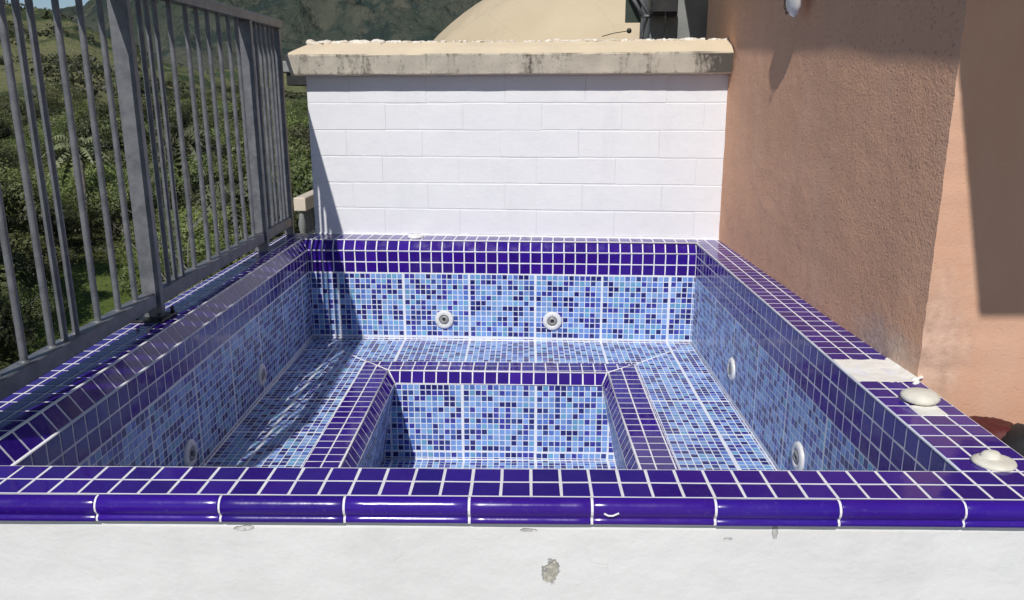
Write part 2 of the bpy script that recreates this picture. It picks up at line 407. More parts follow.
# -- dark band walls
mb=MB()
wallpatch(mb,FL,BL,ZL-.001,ZD,'dark'); wallpatch(mb,BL,BR,ZL-.001,ZD,'dark',.019); wallpatch(mb,BR,FR,-.003,ZD,'dark'); wallpatch(mb,FR,FL,-.003,ZD,'dark')
P_(mb,'cobalt_band',GM)
# thin rounded pale edging along the right arris
mb=MB(); mb.tube([(.8805,-.03,-.0015),(.8845,-2.235,-.0015)],.0024,8); P_(mb,'edging',M['edge'])
mb=MB(); mb.tube([z3(FL,ZL),z3(BL,ZL)],.0034,8); mb.tube([z3(CFL,.0),z3(CBL,.0)],.003,8); mb.tube([z3(BL,ZL),z3(BR,ZL)],.0026,8); mb.tube([z3(CBL,0),z3(CBR,0)],.0028,8)
P_(mb,'grout_fillet',M['grout'])
# -- mosaic walls (back wall aligned to the sheets on the seat)
mb=MB()
e=.0015
wallpatch(mb,FL,BL,ZD,ZS,'mos',.04); wallpatch(mb,BL,BR,ZD,ZS,'mos',.137); wallpatch(mb,BR,FR,ZD,ZS,'mos',.10); wallpatch(mb,FR,FL,ZD,ZS,'mos',.0)
P_(mb,'mosaic_wall',MM)
# -- seat: four mitred pieces
mb=MB()
def seat(poly,ax):
    ub=grid(-1,1,MPT,MG,-.735 if ax else -.735,12,SP); vb=grid(-2.4,.1,MPT,MG,-.44 if ax else -.44+.14,12,SP)
    patch(mb,(0,0,ZS),(1,0,0),(0,1,0),[z3(p,ZS) for p in poly],ub,vb,mosaic,sheet=(-.735,-.44 if ax else -.3),h=.0004,bev=.0005,edge=.0018,tilt=.004)
seat([BL,BR,TB['oBR'],TB['oBL']],0); seat([BR,FR,TB['oFR'],TB['oBR']],1); seat([FR,FL,TB['oFL'],TB['oFR']],0); seat([FL,BL,TB['oBL'],TB['oFL']],1)
P_(mb,'seat',MM)
# white grout bed at the mitres
mb=MB()
for a,b in ((BR,TB['oBR']),(BL,TB['oBL'])): mb.tube([z3(a,ZS+.0005),z3(b,ZS+.0005)],.0024,6)
for a,b in ((BL,BR),(BR,FR),(FL,BL)): mb.tube([z3(a,ZS),z3(b,ZS)],.0042,6)
for a,b in (('oBL','cBL'),('oBR','cBR')): mb.tube([z3(TB[a],ZS+.002),z3(TB[b],ZS+.002)],.0032,6)
for a,b,c in (('cBL','wBL',0),('cBR','wBR',0)): mb.tube([z3(TB[a],ZS+.001),z3(TB[b],ZS-.047)],[.0055,.004],6)
mb.tube([(-.472,-.436,ZT),(.50,-.45,ZT)],.004,6)
for a,b in (('cBL','cBR'),('cBL','cFL'),('cBR','cFR')): mb.tube([z3(TB[a],ZS+.0008),z3(TB[b],ZS+.0008)],.0032,6)
P_(mb,'grout_seam',M['grout'])
# -- foot-well rim: flat two rows + sloping row
mb=MB(); zr=ZS+.0022
T=TB
def ring(a,b,c,d,U,V,O,du,dv):
    patch(mb,z3(O,zr),U,V,[z3(p,zr) for p in (a,b,c,d)],du,dv,cobalt,edge=.0016)
ring(T['oBL'],T['oBR'],T['cBR'],T['cBL'],(1,0,0),(0,1,0),T['cBL'],grid(-.2,1.2,D,DG,.0),grid(-.03,.2,.056,DG,0))
ring(T['oBL'],T['cBL'],T['cFL'],T['oFL'],(1,0,0),(0,1,0),T['cBL'],grid(-.2,.1,.056,DG,0),grid(-1.6,.2,D,DG,0))
ring(T['oBR'],T['cBR'],T['cFR'],T['oFR'],(1,0,0),(0,1,0),T['cBR'],grid(-.1,.2,.059,DG,.004),grid(-1.6,.2,D,DG,.02))
ring(T['oFL'],T['cFL'],T['cFR'],T['oFR'],(1,0,0),(0,1,0),T['cFL'],grid(-.2,1.2,D,DG,0),grid(-.2,.1,.056,DG,0))
wallpatch(mb,T['wFL'],T['wBL'],zr,ZS-.048,'dark',0,T['cFL'],T['cBL']); wallpatch(mb,T['wBL'],T['wBR'],zr,ZS-.048,'dark',0,T['cBL'],T['cBR'])
wallpatch(mb,T['wBR'],T['wFR'],zr,ZS-.048,'dark',0,T['cBR'],T['cFR']); wallpatch(mb,T['wFR'],T['wFL'],zr,ZS-.048,'dark',0,T['cFR'],T['cFL'])
P_(mb,'footwell_rim',GM)
mb=MB()
FB=dict(wBL=(-.472,-.436),wBR=(.500,-.450),wFL=(-.47,-1.72),wFR=(.515,-1.72))
for a,b,al in (('wFL','wBL',0),('wBL','wBR',.277),('wBR','wFR',0),('wFR','wFL',0)): wallpatch(mb,FB[a],FB[b],ZS-.049,ZT,'mos',al,T[a],T[b])
patch(mb,(0,0,ZT),(1,0,0),(0,1,0),[z3(FB[k],ZT) for k in ('wBL','wBR','wFR','wFL')],grid(-1,1,MPT,MG,-.735,12,SP),grid(-2.4,.1,MPT,MG,-.44,12,SP),mosaic,sheet=(-.735,-.44),h=.0004,bev=.0005,edge=.0012,tilt=.004)
P_(mb,'footwell',MM)
# -- masonry core under the tiles
mb=MB()
zt=-.0035
mb.prism([(-1.018,-2.332),(1.024,-2.332),(1.024,-2.2375),(-1.018,-2.2375)],-.955,zt)
mb.prism([(-1.018,-2.2375),(-.887,-2.2375),(-.908,.08),(-.94,.235),(-1.018,.235)],-.953,zt)
mb.prism([(-.8875,-2.2375),(-.8545,-2.2375),(-.8755,.05),(-.9085,.08)],-.953,-.052)
mb.prism([(.888,-2.2375),(1.024,-2.2375),(1.024,.06),(.888,.06)],-.953,zt)
mb.prism([(-.908,.0835),(.8875,-.006),(.8875,.06),(-.94,.23)],-.953,zt)
mb.prism([(-.8755,.0495),(.8875,-.0285),(.8875,-.0065),(-.9075,.083)],-.953,-.054)
P_(mb,'masonry',M['plaster'])
# plastered front face: fine grid with slight unevenness
mb=MB(); nx,nz=170,60; v=[];f=[]
for j in range(nz+1):
    for i in range(nx+1):
        x=-1.03+2.07*i/nx; z=-.041-(.955-.041)*(j/nz)**1.6
        y=-2.3385-.004*noise.noise(Vector((x*3,z*4,1)))-.0012*noise.noise(Vector((x*19,z*23,4)))
        if z>-.05: y+=.004+.002*noise.noise(Vector((x*16,0,7)))
        v.append((x,y,z))
for j in range(nz):
    for i in range(nx): a=j*(nx+1)+i; f.append((a,a+nx+1,a+nx+2,a+1))
mb.add(v,f,0,(1,1,1),True); P_(mb,'front_wall',M['plaster'])
# -- bullnose trim in 20 cm lengths
mb=MB()
prof=[(.000,-.0005),(-.006,-.0009),(-.011,-.0035),(-.0155,-.009),(-.0175,-.016),(-.0165,-.023),(-.013,-.0285),(-.0115,-.0315),(-.0125,-.033),(-.015,-.0350),(-.015,-.0405),(-.012,-.0425),(-.002,-.0425)]
k=-6
while True:
    jn=lambda k_:.033+(.2 if k_>0 else .2045)*k_
    a=jn(k); b=jn(k+1); k+=1
    if a>1.03: break
    a+=.0022; b-=.0022; a=max(a,-1.02); b=min(b,1.026)
    if b<=a: continue
    jz=rng.uniform(-.0006,.0006); jy=rng.uniform(-.0006,.0006); v=[];f=[]
    xs=[a,a+.0015]+[a+(b-a)*t/8 for t in range(1,8)]+[b-.0015,b]; n=len(prof)
    for i,x in enumerate(xs):
        s=.0005 if i in (0,len(xs)-1) else 0
        for (py,pz) in prof: v.append((x,-2.3365+py+s+jy,pz-s*.6+jz))
    for i in range(len(xs)-1):
        for j in range(n-1): f.append((i*n+j,i*n+j+1,(i+1)*n+j+1,(i+1)*n+j))
    f.append(tuple(range(n-1,-1,-1))); f.append(tuple((len(xs)-1)*n+j for j in range(n)))
    mb.add(v,f,0,cobalt(),True)
g=[(py+.0022,pz-.001) for py,pz in prof]; v=[(x,-2.3365+py,pz) for x in (-1.018,1.024) for py,pz in g]; n=len(g)
mb.add(v,[(j,j+1,n+j+1,n+j) for j in range(n-1)],1,(1,1,1))
mb.tube([(.252,-2.3545,-.019),(.259,-2.3550,-.0225),(.266,-2.3550,-.0225),(.276,-2.3545,-.018)],.0017,6,1)
P_(mb,'bullnose_trim',[M['glaze_b'],M['grout']])
# -- bare cement patch where coping tiles are missing, and small one under the cap
mb=MB(); nx,ny=14,18; v=[];f=[]
for j in range(ny+1):
    for i in range(nx+1):
        x=.886+.15*i/nx; y=-1.788+.162*j/ny+(.008 if i>nx*.8 else 0)
        v.append((x,y,-.0008+.0028*(noise.noise(Vector((x*30,y*26,3)))+.5)+(.010*max(0,(i/nx-.85)/.15) )))
for j in range(ny):
    for i in range(nx): a=j*(nx+1)+i; f.append((a,a+1,a+nx+2,a+nx+1))
mb.add(v,f,0,(1,1,1),True)
P_(mb,'cement_patch',M['cementw']); mb=MB()
mb.prism([(.935,-1.982),(.990,-1.982),(.990,-1.93),(.935,-1.93)],-.001,.0012)
P_(mb,'cement_spot',M['cementw']); mb=MB()
for (x,y,s) in ((1.015,-1.79,.007),(1.019,-1.775,.009),(1.008,-1.797,.005)):
    mb.lathe([(0.0001,s*.9),(s*.6,s*.7),(s,s*.15),(s*1.05,-.002)],Matrix.Translation((x,y,0)),12,0,(1,1,1),.12)
P_(mb,'cement_crumb',M['cementw'])
# -- jets
def jet(name_loc,nrm,seed):
    n=Vector(nrm); up=Vector((0,0,1)); x=up.cross(n).normalized(); m=Matrix.Translation(name_loc)@Matrix((x,up,n)).transposed().to_4x4()
    mb=MB(); mb.lathe([(.043,-.004),(.0435,.002),(.0415,.006),(.036,.0085),(.027,.0095),(.0235,.0085),(.0225,.004)],m,40)
    for a in (90,210,330):
        c=m@Matrix.Translation((.033*math.cos(R(a)),.033*math.sin(R(a)),.0086)); mb.lathe([(.0022,.001),(.0001,.0014)],c,8,1)
    o=mb.build('jet_fitting',[M['jet'],M['jetin']]); o.parent=pool; o.location=-pool.location
    mb=MB(); t=m@Matrix.Rotation(R(seed*9-10),4,'X')@Matrix.Rotation(R(seed*7-8),4,'Y')
    mb.lathe([(.0225,.001),(.0205,.0065),(.0155,.0100),(.0100,.0110),(.0085,.009),(.0078,.002),(.0001,.0015)],t,28,0)
    mb.lathe([(.0076,.0028),(.0001,.0026)],t,16,1)
    q=mb.build('nozzle',[M['jetin'],M['black']]); q.parent=o
for i,(l,nn) in enumerate((((-.250,.014,-.362),(-.044,-1,0)),((.246,-.008,-.362),(-.044,-1,0)),((-.865,-.71,-.376),(1,0,0)),((-.858,-1.385,-.378),(1,0,0)),((.881,-.735,-.337),(-1,0,0)),((.882,-1.472,-.336),(-1,0,0)))):
    jet(l,nn,i%3)

# ------------------------------------------------------------------ air valve caps on the coping
def cap(name,label,loc,prof,mt,knob=None,wob=.03,group='cream cement caps resting on the coping'):
    e=empty(name,loc); tag(e,label,'cap',group)
    mb=MB(); mb.lathe(prof,Matrix.Identity(4),32,0,(1,1,1),wob); o=mb.build('lid',mt,e)
    if knob:
        mb=MB(); mb.lathe(knob[0],Matrix.Translation(knob[1]),20,0,(1,1,1),.1); mb.build('knob',mt,e)
cap('valve_cap','cream domed cap just in front of the white cement patch on right coping',(.968,-1.905,0),
    [(.016,0),(.030,.002),(.037,.0055),(.0395,.011),(.037,.017),(.029,.022),(.016,.0245),(.0001,.025)],M['cement'])
cap('valve_cap','flat cream cap with small knob on top at near right corner of coping',(.958,-2.203,0),
    [(.034,0),(.0365,.003),(.034,.0065),(.026,.009),(.014,.0105),(.0001,.011)],M['cement'],
    ([(.017,-.003),(.0158,.004),(.012,.0085),(.006,.0105),(.0001,.011)],(-.002,.008,.010)),.05)
cap('valve_cap','small flat white cap on back coping against white block wall',(-.385,.125,.001),
    [(.036,0),(.037,.003),(.033,.009),(.02,.013),(.0001,.0135)],M['jet'])

# ------------------------------------------------------------------ block wall with cap
bw=empty('block_wall',(0,.15,0)); tag(bw,'low white painted concrete block wall with stained cream coping behind the pool','wall')
A=Vector((-.875,.226,0)); B=Vector((1.004,.069,0)); uB=(B-A).normalized(); nB=Vector((uB.y,-uB.x,0))   # nB faces -Y
LB=(B-A).length
def W_(u,d,z): return A+uB*u-nB*d+Vector((0,0,z))     # d = into the wall
def bwp(mb,name,m):
    o=mb.build(name,m,bw); o.location=-bw.location; return o
mb=MB()
v=[W_(u,d,z) for z in (-.1,.728) for u,d in ((0,.0),(LB,.0),(LB,.15),(0,.15))]
mb.add(v,[(0,3,2,1),(4,5,6,7),(0,1,5,4),(1,2,6,5),(2,3,7,6),(3,0,4,7)])
r2=random.Random(3); ch=.1195; bwid=.3555
for j in range(-1,7):
    z0=.006+ch*j; off=(j%2)*bwid/2+.02*r2.uniform(-1,1); u=-off
    while u<LB:
        a=max(u,0.0); b=min(u+bwid,LB); z1=z0+ch
        if b-a>.02:
            lo=r2.choice([.0001,.0001,.0002,.0007]); gz=r2.choice([.0004,.001,.002,.003]); t=.0020+r2.uniform(-.0008,.0009)
            if j==5: z1=min(z1,.727)
            nx_,nz_=22,10; vv=[];ff=[]
            for q in range(nz_+1):
                for p in range(nx_+1):
                    uu=a+lo+(b-a-2*lo)*p/nx_; zz=max(z0+gz,-.02)+(z1-gz-max(z0+gz,-.02))*q/nz_
                    ed=(p in(0,nx_))or(q in(0,nz_))
                    tt=.0002 if ed else t+.0006*noise.noise(Vector((uu*30,zz*30,j)))
                    if ed and 0: pass
                    if q in(0,nz_): zz+=.0012*noise.noise(Vector((uu*25,j*3.1,q)))
                    vv.append(W_(uu,-tt,zz))
            # pull the ring next to the edge close to the edge for a crisp joint
            for q in range(nz_+1):
                for p in range(nx_+1):
                    i=q*(nx_+1)+p
                    for kk,dd in ((1,.0022),(2,.005),(3,.012)):
                        if q==kk: vv[i].z=vv[p].z+dd
                        if q==nz_-kk: vv[i].z=vv[nz_*(nx_+1)+p].z-dd
                        if p==kk: vv[i]=Vector((0,0,vv[i].z))+W_(a+lo+dd,-(t if 0<q<nz_ else .0002),0)
                        if p==nx_-kk: vv[i]=Vector((0,0,vv[i].z))+W_(b-lo-dd,-(t if 0<q<nz_ else .0002),0)
            for q in range(nz_):
                for p in range(nx_): i=q*(nx_+1)+p; ff.append((i,i+1,i+nx_+2,i+nx_+1))
            mb.add(vv,ff,0,(1,1,1),False)
        u+=bwid
# rough mortar line at the foot
pts=[W_(LB*i/90,-.004-.002*noise.noise(Vector((i*.7,0,0))),.002+.0025*noise.noise(Vector((i*.9,2,0)))) for i in range(91)]
mb.tube(pts,[.0065+.003*noise.noise(Vector((i*.8,5,0))) for i in range(91)],7)
bwp(mb,'block_face',M['block'])
mb=MB()
# cap profile (d = depth behind wall face, z)
prof=[(.150,.7285),(.075,.7245),(-.072,.7245),(-.077,.729),(-.090,.806),(-.088,.8125),(-.03,.842),(.028,.866),(.10,.868),(.15,.845),(.20,.812),(.195,.7285)]
n=len(prof); v=[];f=[]; NU=110
for i in range(NU+1):
    t=i/NU; u=-.062+(LB+.055)*t
    for k,(d,z) in enumerate(prof):
        top=(z-.8125)/.055 if z>.8125 else 0
        uu=u
        lim=-.062+max(0,top)*.085+(.02*(1-(z-.7245)/.082) if z<=.8125 else 0)
        uu=max(u,lim+i*1e-5)
        jd=.0022*noise.noise(Vector((u*9,k*2.3,0))); jz=.0028*noise.noise(Vector((u*7,k*1.7,5)))
        zz=z+jz
        v.append(W_(uu,d+jd,zz))
for i in range(NU):
    for k in range(n): f.append((i*n+k,i*n+(k+1)%n,(i+1)*n+(k+1)%n,(i+1)*n+k))
# keep monotone near the hipped end
mb.add(v,f,0,(1,1,1),True); mb.f.append(tuple(range(n-1,-1,-1))); mb.m.append(0); mb.sm.append(False)
mb.f.append(tuple(NU*n+k for k in range(n))); mb.m.append(0); mb.sm.append(False)
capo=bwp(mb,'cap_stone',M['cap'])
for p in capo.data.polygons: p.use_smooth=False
# lumpy white mortar line on the ridge
mb=MB(); r3=random.Random(8); u=.02
while u<LB-.02:
    dens=.9 if (u<.55 or u>1.15) else .55
    if r3.random()<dens:
        s=r3.uniform(.006,.015)*(1.15 if u<.45 else .9); c=W_(u,.045+r3.uniform(-.012,.014),.866+r3.uniform(-.001,.003))
        m=Matrix.Translation(c)@Matrix.Rotation(r3.uniform(0,3),4,'Z')@Matrix.Diagonal((r3.uniform(1.1,2.4),1,.55+r3.uniform(0,.4),1))
        v=[];f=[];a_,b_=8,5
        for j in range(b_+1):
            for i in range(a_):
                th=math.pi*j/b_; ph=2*math.pi*i/a_; q=Vector((math.sin(th)*math.cos(ph),math.sin(th)*math.sin(ph),math.cos(th)))
                q*=s*(1+.35*noise.noise(q*1.7+Vector((u*31,0,0)))); v.append(m@q)
        for j in range(b_):
            for i in range(a_): f.append((j*a_+i,(j+1)*a_+i,(j+1)*a_+(i+1)%a_,j*a_+(i+1)%a_))
        mb.add(v,f,0,(1,1,1),r3.random()<.4)
    u+=r3.uniform(.006,.013)
bwp(mb,'mortar_ridge',M['ridge'])
# side return of the same wall going back
mb=MB(); mb.box((-1.065,.50,.745),(-.90,1.1,.800),0,(1,1,1),.006); bwp(mb,'return_coping',M['concrete'])
mb=MB(); mb.box((-1.05,.52,.685),(-.90,1.1,.744),0,(1,1,1),.004); bwp(mb,'return_shade',M['black'])  # black box put in for the shade under the return coping

# ------------------------------------------------------------------ stuccoed building on the right
bd=empty('stucco_building',(1.6,-1,-.95)); tag(bd,'brown and orange stuccoed building corner rising beside right coping','building')
def bdp(mb,name,m): o=mb.build(name,m,bd); o.location=-bd.location; return o
XW=1.026; YC=-1.77; ZB=-.95; ZTP=1.5
def cj(z): return .0055*noise.noise(Vector((z*22,1,0)))+.003*noise.noise(Vector((z*70,2,0)))
mb=MB(); ny,nz=60,150; v=[];f=[]
for j in range(nz+1):
    z=ZB+(ZTP-ZB)*j/nz
    for i in range(ny+1):
        t=(i/ny); y=YC+cj(z)*(1-min(1,t*8))+(2.3)*t
        k_=min(1,t*8); x=XW-.015*max(0,y-YC)+(-.002+.004*noise.noise(Vector((0,y*3,z*3)))+.0012*noise.noise(Vector((0,y*20,z*20))))*k_
        v.append((x,y,z))
for j in range(nz):
    for i in range(ny): a=j*(ny+1)+i; f.append((a,a+ny+1,a+ny+2,a+1))
mb.add(v,f,0,(1,1,1),True); bdp(mb,'side_wall',M['brown'])
mb=MB(); nx=60; v=[];f=[]
for j in range(nz+1):
    z=ZB+(ZTP-ZB)*j/nz
    for i in range(nx+1):
        t=i/nx; x=XW+2.2*t; y=YC+cj(z)*(1-min(1,t*8))+.005*noise.noise(Vector((x*3,0,z*3)))*min(1,t*10)
        v.append((x,y,z))
for j in range(nz):
    for i in range(nx): a=j*(nx+1)+i; f.append((a,a+1,a+nx+2,a+nx+1))
mb.add(v,f,0,(1,1,1),True); bdp(mb,'front_wall',M['orange'])
mb=MB(); mb.prism([(1.045,-1.755),(3.2,-1.755),(3.2,.5),(1.012,.5)],ZB,ZTP); bdp(mb,'masonry',M['brown'])
mb=MB(); mb.box((.846,-3.13,1.5),(3.4,.75,1.72),0,(1,1,1),.01); bdp(mb,'roof_slab',M['cream'])
# ledge beyond the right coping
lg=MB(); lg.box((1.034,-3.6,-.95),(3.0,-1.775,-.132),0,(1,1,1),.01); o=lg.build('low_ledge',M['slab'])
tag(o,'low bluish grey ledge behind the near end of right coping','ledge')
# wall lamp
wl=empty('wall_lamp',(1.03,-.80,.99)); tag(wl,'white oval lamp with thin wires fixed high on brown stucco wall','lamp')
mb=MB()
Mx=Matrix.Translation((-.066,-.03,-.02))@Matrix.Rotation(R(-6),4,'Y')@Matrix.Diagonal((.55,1.15,1.75,1))
mb.lathe([(.0001,-.055),(.022,-.050),(.038,-.036),(.046,-.015),(.047,.01),(.045,.035),(.03,.05),(.0001,.055)],Mx,32)
mb.build('shade',M['jet'],wl)
mb=MB(); mb.tube([(-.0,-.0,.05),(-.05,-.01,.04),(-.07,-.02,.02)],.013,12); mb.lathe([(.03,-.004),(.03,.006),(.024,.010),(.0001,.011)],Matrix.Translation((-.003,0,.05))@Matrix.Rotation(R(-90),4,'Y'),24); mb.build('arm',M['black'],wl)
mb=MB(); mb.tube([(-.07,-.065,.01),(-.093,-.06,-.03),(-.092,-.04,-.07),(-.08,-.02,-.105),(-.05,.0,-.085),(-.02,.01,-.02),(0,.01,.03)],.0014,6)
mb.tube([(-.094,-.035,-.04),(-.088,-.02,-.085),(-.07,.0,-.1),(-.03,.02,-.05),(0,.02,.0)],.0012,6); mb.build('wire',M['black'],wl)

# ------------------------------------------------------------------ things behind the block wall
dm=empty('plaster_dome',(1.06,6,-.76)); tag(dm,'large tan plastered dome behind the block wall coping','dome')
mb=MB(); RR=2.80; ng,na=18,28; v=[];f=[]
for j in range(na+1):
    th=R(100)*(1-j/na)
    for i in range(ng*6):
        ph=2*math.pi*i/(ng*6); seg=(i%6)/6; fac=1-.010*(1-abs(2*seg-1))*0-.006*math.cos(2*math.pi*seg)
        r=RR*math.sin(th)*fac; v.append((r*math.cos(ph),r*math.sin(ph),RR*math.cos(th)))
m_=ng*6
for j in range(na):
    for i in range(m_): f.append((j*m_+i,j*m_+(i+1)%m_,(j+1)*m_+(i+1)%m_,(j+1)*m_+i))
mb.add(v,f,0,(1,1,1),True); mb.build('shell',M['dome'],dm)
mb=MB(); mb.prism([(RR*1.06*math.cos(2*math.pi*i/24),RR*1.06*math.sin(2*math.pi*i/24)) for i in range(24)],-9.5,-.35); mb.build('drum',M['cream'],dm)

pl=MB(); pl.box((.765,.85,-.95),(1.19,1.25,1.45),0,(1,1,1),.008); o=pl.build('concrete_pillar',M['concrete']); tag(o,'grey weathered concrete pillar between the dome and brown wall','pillar')
dp=MB(); dp.tube([(1.165,.842,.6),(1.165,.842,.955),(1.172,.838,.99),(1.160,.838,1.03),(1.168,.84,1.2),(1.165,.842,1.4)],[.011,.011,.02,.012,.018,.012],8); o=dp.build('gap_sliver',M['black']); tag(o,'black pipe standing in for the dark gap at right edge of grey pillar','sliver')  # black tube added to stand for the dark gap beside the pillar
fl=empty('floodlight',(.80,.84,1.15)); tag(fl,'black floodlight on tilted bracket fixed to grey concrete pillar','floodlight')
mb=MB(); mb.box((-.05,-.10,-.125),(.085,-.01,-.02),0,(1,1,1),.008)
mb.box((-.045,-.115,-.11),(.08,-.101,-.03),0,(1,1,1),.003); mb.build('housing',M['black'],fl)
mb=MB(); mb.box((-.165,.00,-.150),(-.085,.015,.12),0,(1,1,1),.002); mb.build('back_panel',M['darkgreen'],fl)
mb=MB()
a=Vector((-.155,-.03,.03)); b=Vector((-.065,-.05,-.125))
for s in (-.018,.018): mb.tube([a+Vector((s,0,0)),b+Vector((s,0,0))],.010,8)
mb.tube([b+Vector((-.02,0,0)),b+Vector((.04,0,.005))],.009,8); mb.tube([(.0,-.05,-.12),(.02,-.05,-.13),(.04,-.05,-.12)],.008,8); mb.build('bracket',M['metal'],fl)
mb=MB(); mb.tube([(-.06,-.05,-.135),(-.075,-.08,-.17),(-.09,-.12,-.21),(-.1,-.14,-.26)],.006,6); mb.tube([(-.06,-.05,-.135),(.02,-.11,-.1),(.02,-.13,-.15),(.022,-.12,-.19),(.024,-.02,-.24)],.002,6)
mb.build('cable',M['black'],fl); mb=MB()
mb.lathe([(.0001,.013),(.009,.010),(.013,0),(.009,-.010),(.0001,-.013)],Matrix.Translation((-.168,-.2,-.205)),14)
mb.tube([(-.168,-.2,-.205),(-.24,-.19,-.215),(-.3,-.18,-.23)],.002,6); mb.build('plug',M['black'],fl)

bl=empty('balustrade',(-1.12,.9,-.1)); tag(bl,'small cream balustrade end beyond the railing at foot of block wall','balustrade')
mb=MB(); mb.box((-.02,-.10,.125),(.045,1.6,.200),0,(1,1,1),.005); mb.build('handrail',M['cream'],bl)
for k in range(4):
    mb=MB(); mb.lathe([(.012,-.012),(.018,.02),(.022,.05),(.015,.09),(.011,.127)],Matrix.Translation((.012,-.07+.05*k*1.4,0)),14); mb.build('baluster',M['concrete'],bl)
mb=MB(); mb.box((-.03,-.13,-.085),(.052,1.6,-.012),0,(1,1,1),.005); mb.build('plinth',M['cream'],bl)

# soft things behind the near right coping
def blob(c,r,seed,sq=(1,1,1)):
    v=[];f=[];a_,b_=28,16
    for j in range(b_+1):
        for i in range(a_):
            th=math.pi*j/b_; ph=2*math.pi*i/a_; q=Vector((math.sin(th)*math.cos(ph),math.sin(th)*math.sin(ph),math.cos(th)))
            k=1+.22*noise.noise(q*1.8+Vector((seed,0,0)))+.08*noise.noise(q*5+Vector((seed,3,0)))
            w=Vector((q.x*r*sq[0],q.y*r*sq[1],max(q.z,-.6)*r*sq[2]))*k; v.append(Vector(c)+w)
    for j in range(b_):
        for i in range(a_): f.append((j*a_+i,(j+1)*a_+i,(j+1)*a_+(i+1)%a_,j*a_+(i+1)%a_))
    return v,f
sb=empty('soft_bag',(1.14,-1.9,-.131)); tag(sb,'dark red and black soft bag lying behind the near right coping','bag')
mb=MB(); mb.add(*blob((-.005,.02,.035),.062,2,(1.15,1.0,.75)),0,(1,1,1),True); mb.build('red_flap',M['cloth_red'],sb)
mb=MB(); mb.add(*blob((.07,-.06,.03),.085,5,(1.0,1.25,.62)),0,(1,1,1),True); mb.build('body',M['cloth_blk'],sb)
o=MB(); o.add(*blob((0,0,.02),.06,9,(1.1,.9,.75)),0,(1,1,1),True); o=o.build('folded_cloth',M['cloth_gry']); o.location=(1.335,-1.84,-.118); tag(o,'crumpled grey cloth on ledge against the orange wall','cloth')

# ------------------------------------------------------------------ railing
rl=empty('metal_railing',(-.975,-1.3,0)); tag(rl,'grey steel railing of thin vertical bars standing on left coping above the valley','railing')
def fx(y): return -.958-.030*(y+1.92)/2.1
def rp(mb,name): o=mb.build(name,M['metal'],rl); o.location=-rl.location; return o
def beam(mb,y0,y1,zc0,zc1,w,h):
    v=[]
    for y,zc in ((y0,zc0),(y1,zc1)):
        x=fx(y); e=.003
        for dx,dz in ((-w+e,-h),(w-e,-h),(w,-h+e),(w,h-e),(w-e,h),(-w+e,h),(-w,h-e),(-w,-h+e)): v.append((x+dx,y,zc+dz))
    f=[tuple(range(8)),tuple(range(15,7,-1))]+[(i,8+i,8+(i+1)%8,(i+1)%8) for i in range(8)]
    mb.add(v,f)
posts=[-2.32,-1.27,-.235,.185]
for a,b in zip(posts[:-1],posts[1:]):
    mb=MB(); za=.058+.010*(a+2.3)/2.5; zb=.058+.010*(b+2.3)/2.5; beam(mb,a+.026,b-.026,za,zb,.020,.021); rp(mb,'bottom_rail')
mb=MB(); beam(mb,-2.35,.212,.925,.945,.026,.017); rp(mb,'top_rail')
for i,y in enumerate(posts):
    mb=MB(); x=fx(y); w=.025 if i<3 else .018
    mb.box((x-w-.002,y-.012,.004),(x+w+.002,y+.012,.925),0,(1,1,1),.003); o=rp(mb,'post')
    if i==1:
        mb=MB(); mb.box((x-.05,y-.055,.002),(x+.045,y+.05,.009),0,(1,1,1),.002)
        for dx,dy in ((-.035,-.045),(.033,-.045),(.035,.038)): mb.tube([(x+dx,y+dy,.009),(x+dx,y+dy,.028)],.006,6)
        q=mb.build('base_plate',M['black'],o)
ys=[-1.900,-1.795,-1.742,-1.690,-1.587,-1.478,-1.378,-1.155,-1.105,-1.052,-.95,-.82,-.73,-.63,-.53,-.425,-.33,-.115,-.055,.005,.07,.125]
ys+=[-2.0-.105*k for k in range(3)]
rb=random.Random(4)
for y in ys:
    mb=MB(); x=fx(y); r=.0080
    pts=[(x+rb.uniform(-.0008,.0008),y+rb.uniform(-.001,.001),z) for z in (.075,.3,.6,.925)]
    mb.tube(pts,r,10,caps=False); mb.lathe([(.0125,.076),(.0115,.081),(.0088,.084)],Matrix.Translation((x,y,.001)),10)
    rp(mb,'bar')

# ------------------------------------------------------------------ terrace, own building, terrain
mb=MB(); mb.box((-1.02,-9,-1.2),(4.5,-2.34,-.95)); o=mb.build('terrace_floor',M['floor']); tag(o,kind='structure')
mb=MB(); mb.box((-1.015,-8.9,-10.5),(4.4,.30,-1.2)); mb.box((-1.0,.301,-10.5),(4.4,3.0,-1.6)); o=mb.build('host_building',M['cream']); tag(o,'cream rendered building under the roof terrace','building')
def lerp_tab(tab,x):
    if x<=tab[0][0]: return tab[0][1]
    for (a,b),(c,d) in zip(tab[:-1],tab[1:]):
        if x<=c: return b+(d-b)*(x-a)/(c-a)
    return tab[-1][1]
CX,CY,CZ=.12,-3.5,.64
HILL=[(-60,4.6),(-38.9,5.3),(-35,5.4),(-32.1,5.25),(-31,4.8),(-29.6,4.7),(-28.4,4.15),(-27.1,3.5),(-25.5,3.1),(-23.9,2.2),(-21.6,1.4),(-19.2,.6),(-16,-.0),(-8,-.4),(60,-.8)]
MT=[(-60,4.6),(-36.9,3.2),(-29.6,3.7),(-27.8,4.0),(-27,4.6),(-25.1,6.1),(-20.9,8.5),(-8.3,11),(11,9.6),(30,8),(60,7)]
ss=lambda a,b,x:(lambda t:t*t*(3-2*t))(min(1,max(0,(x-a)/(b-a))))
def fbm(x,y,s,o=5): return noise.fractal(Vector((x*s,y*s,0)),1.0,2.1,o)
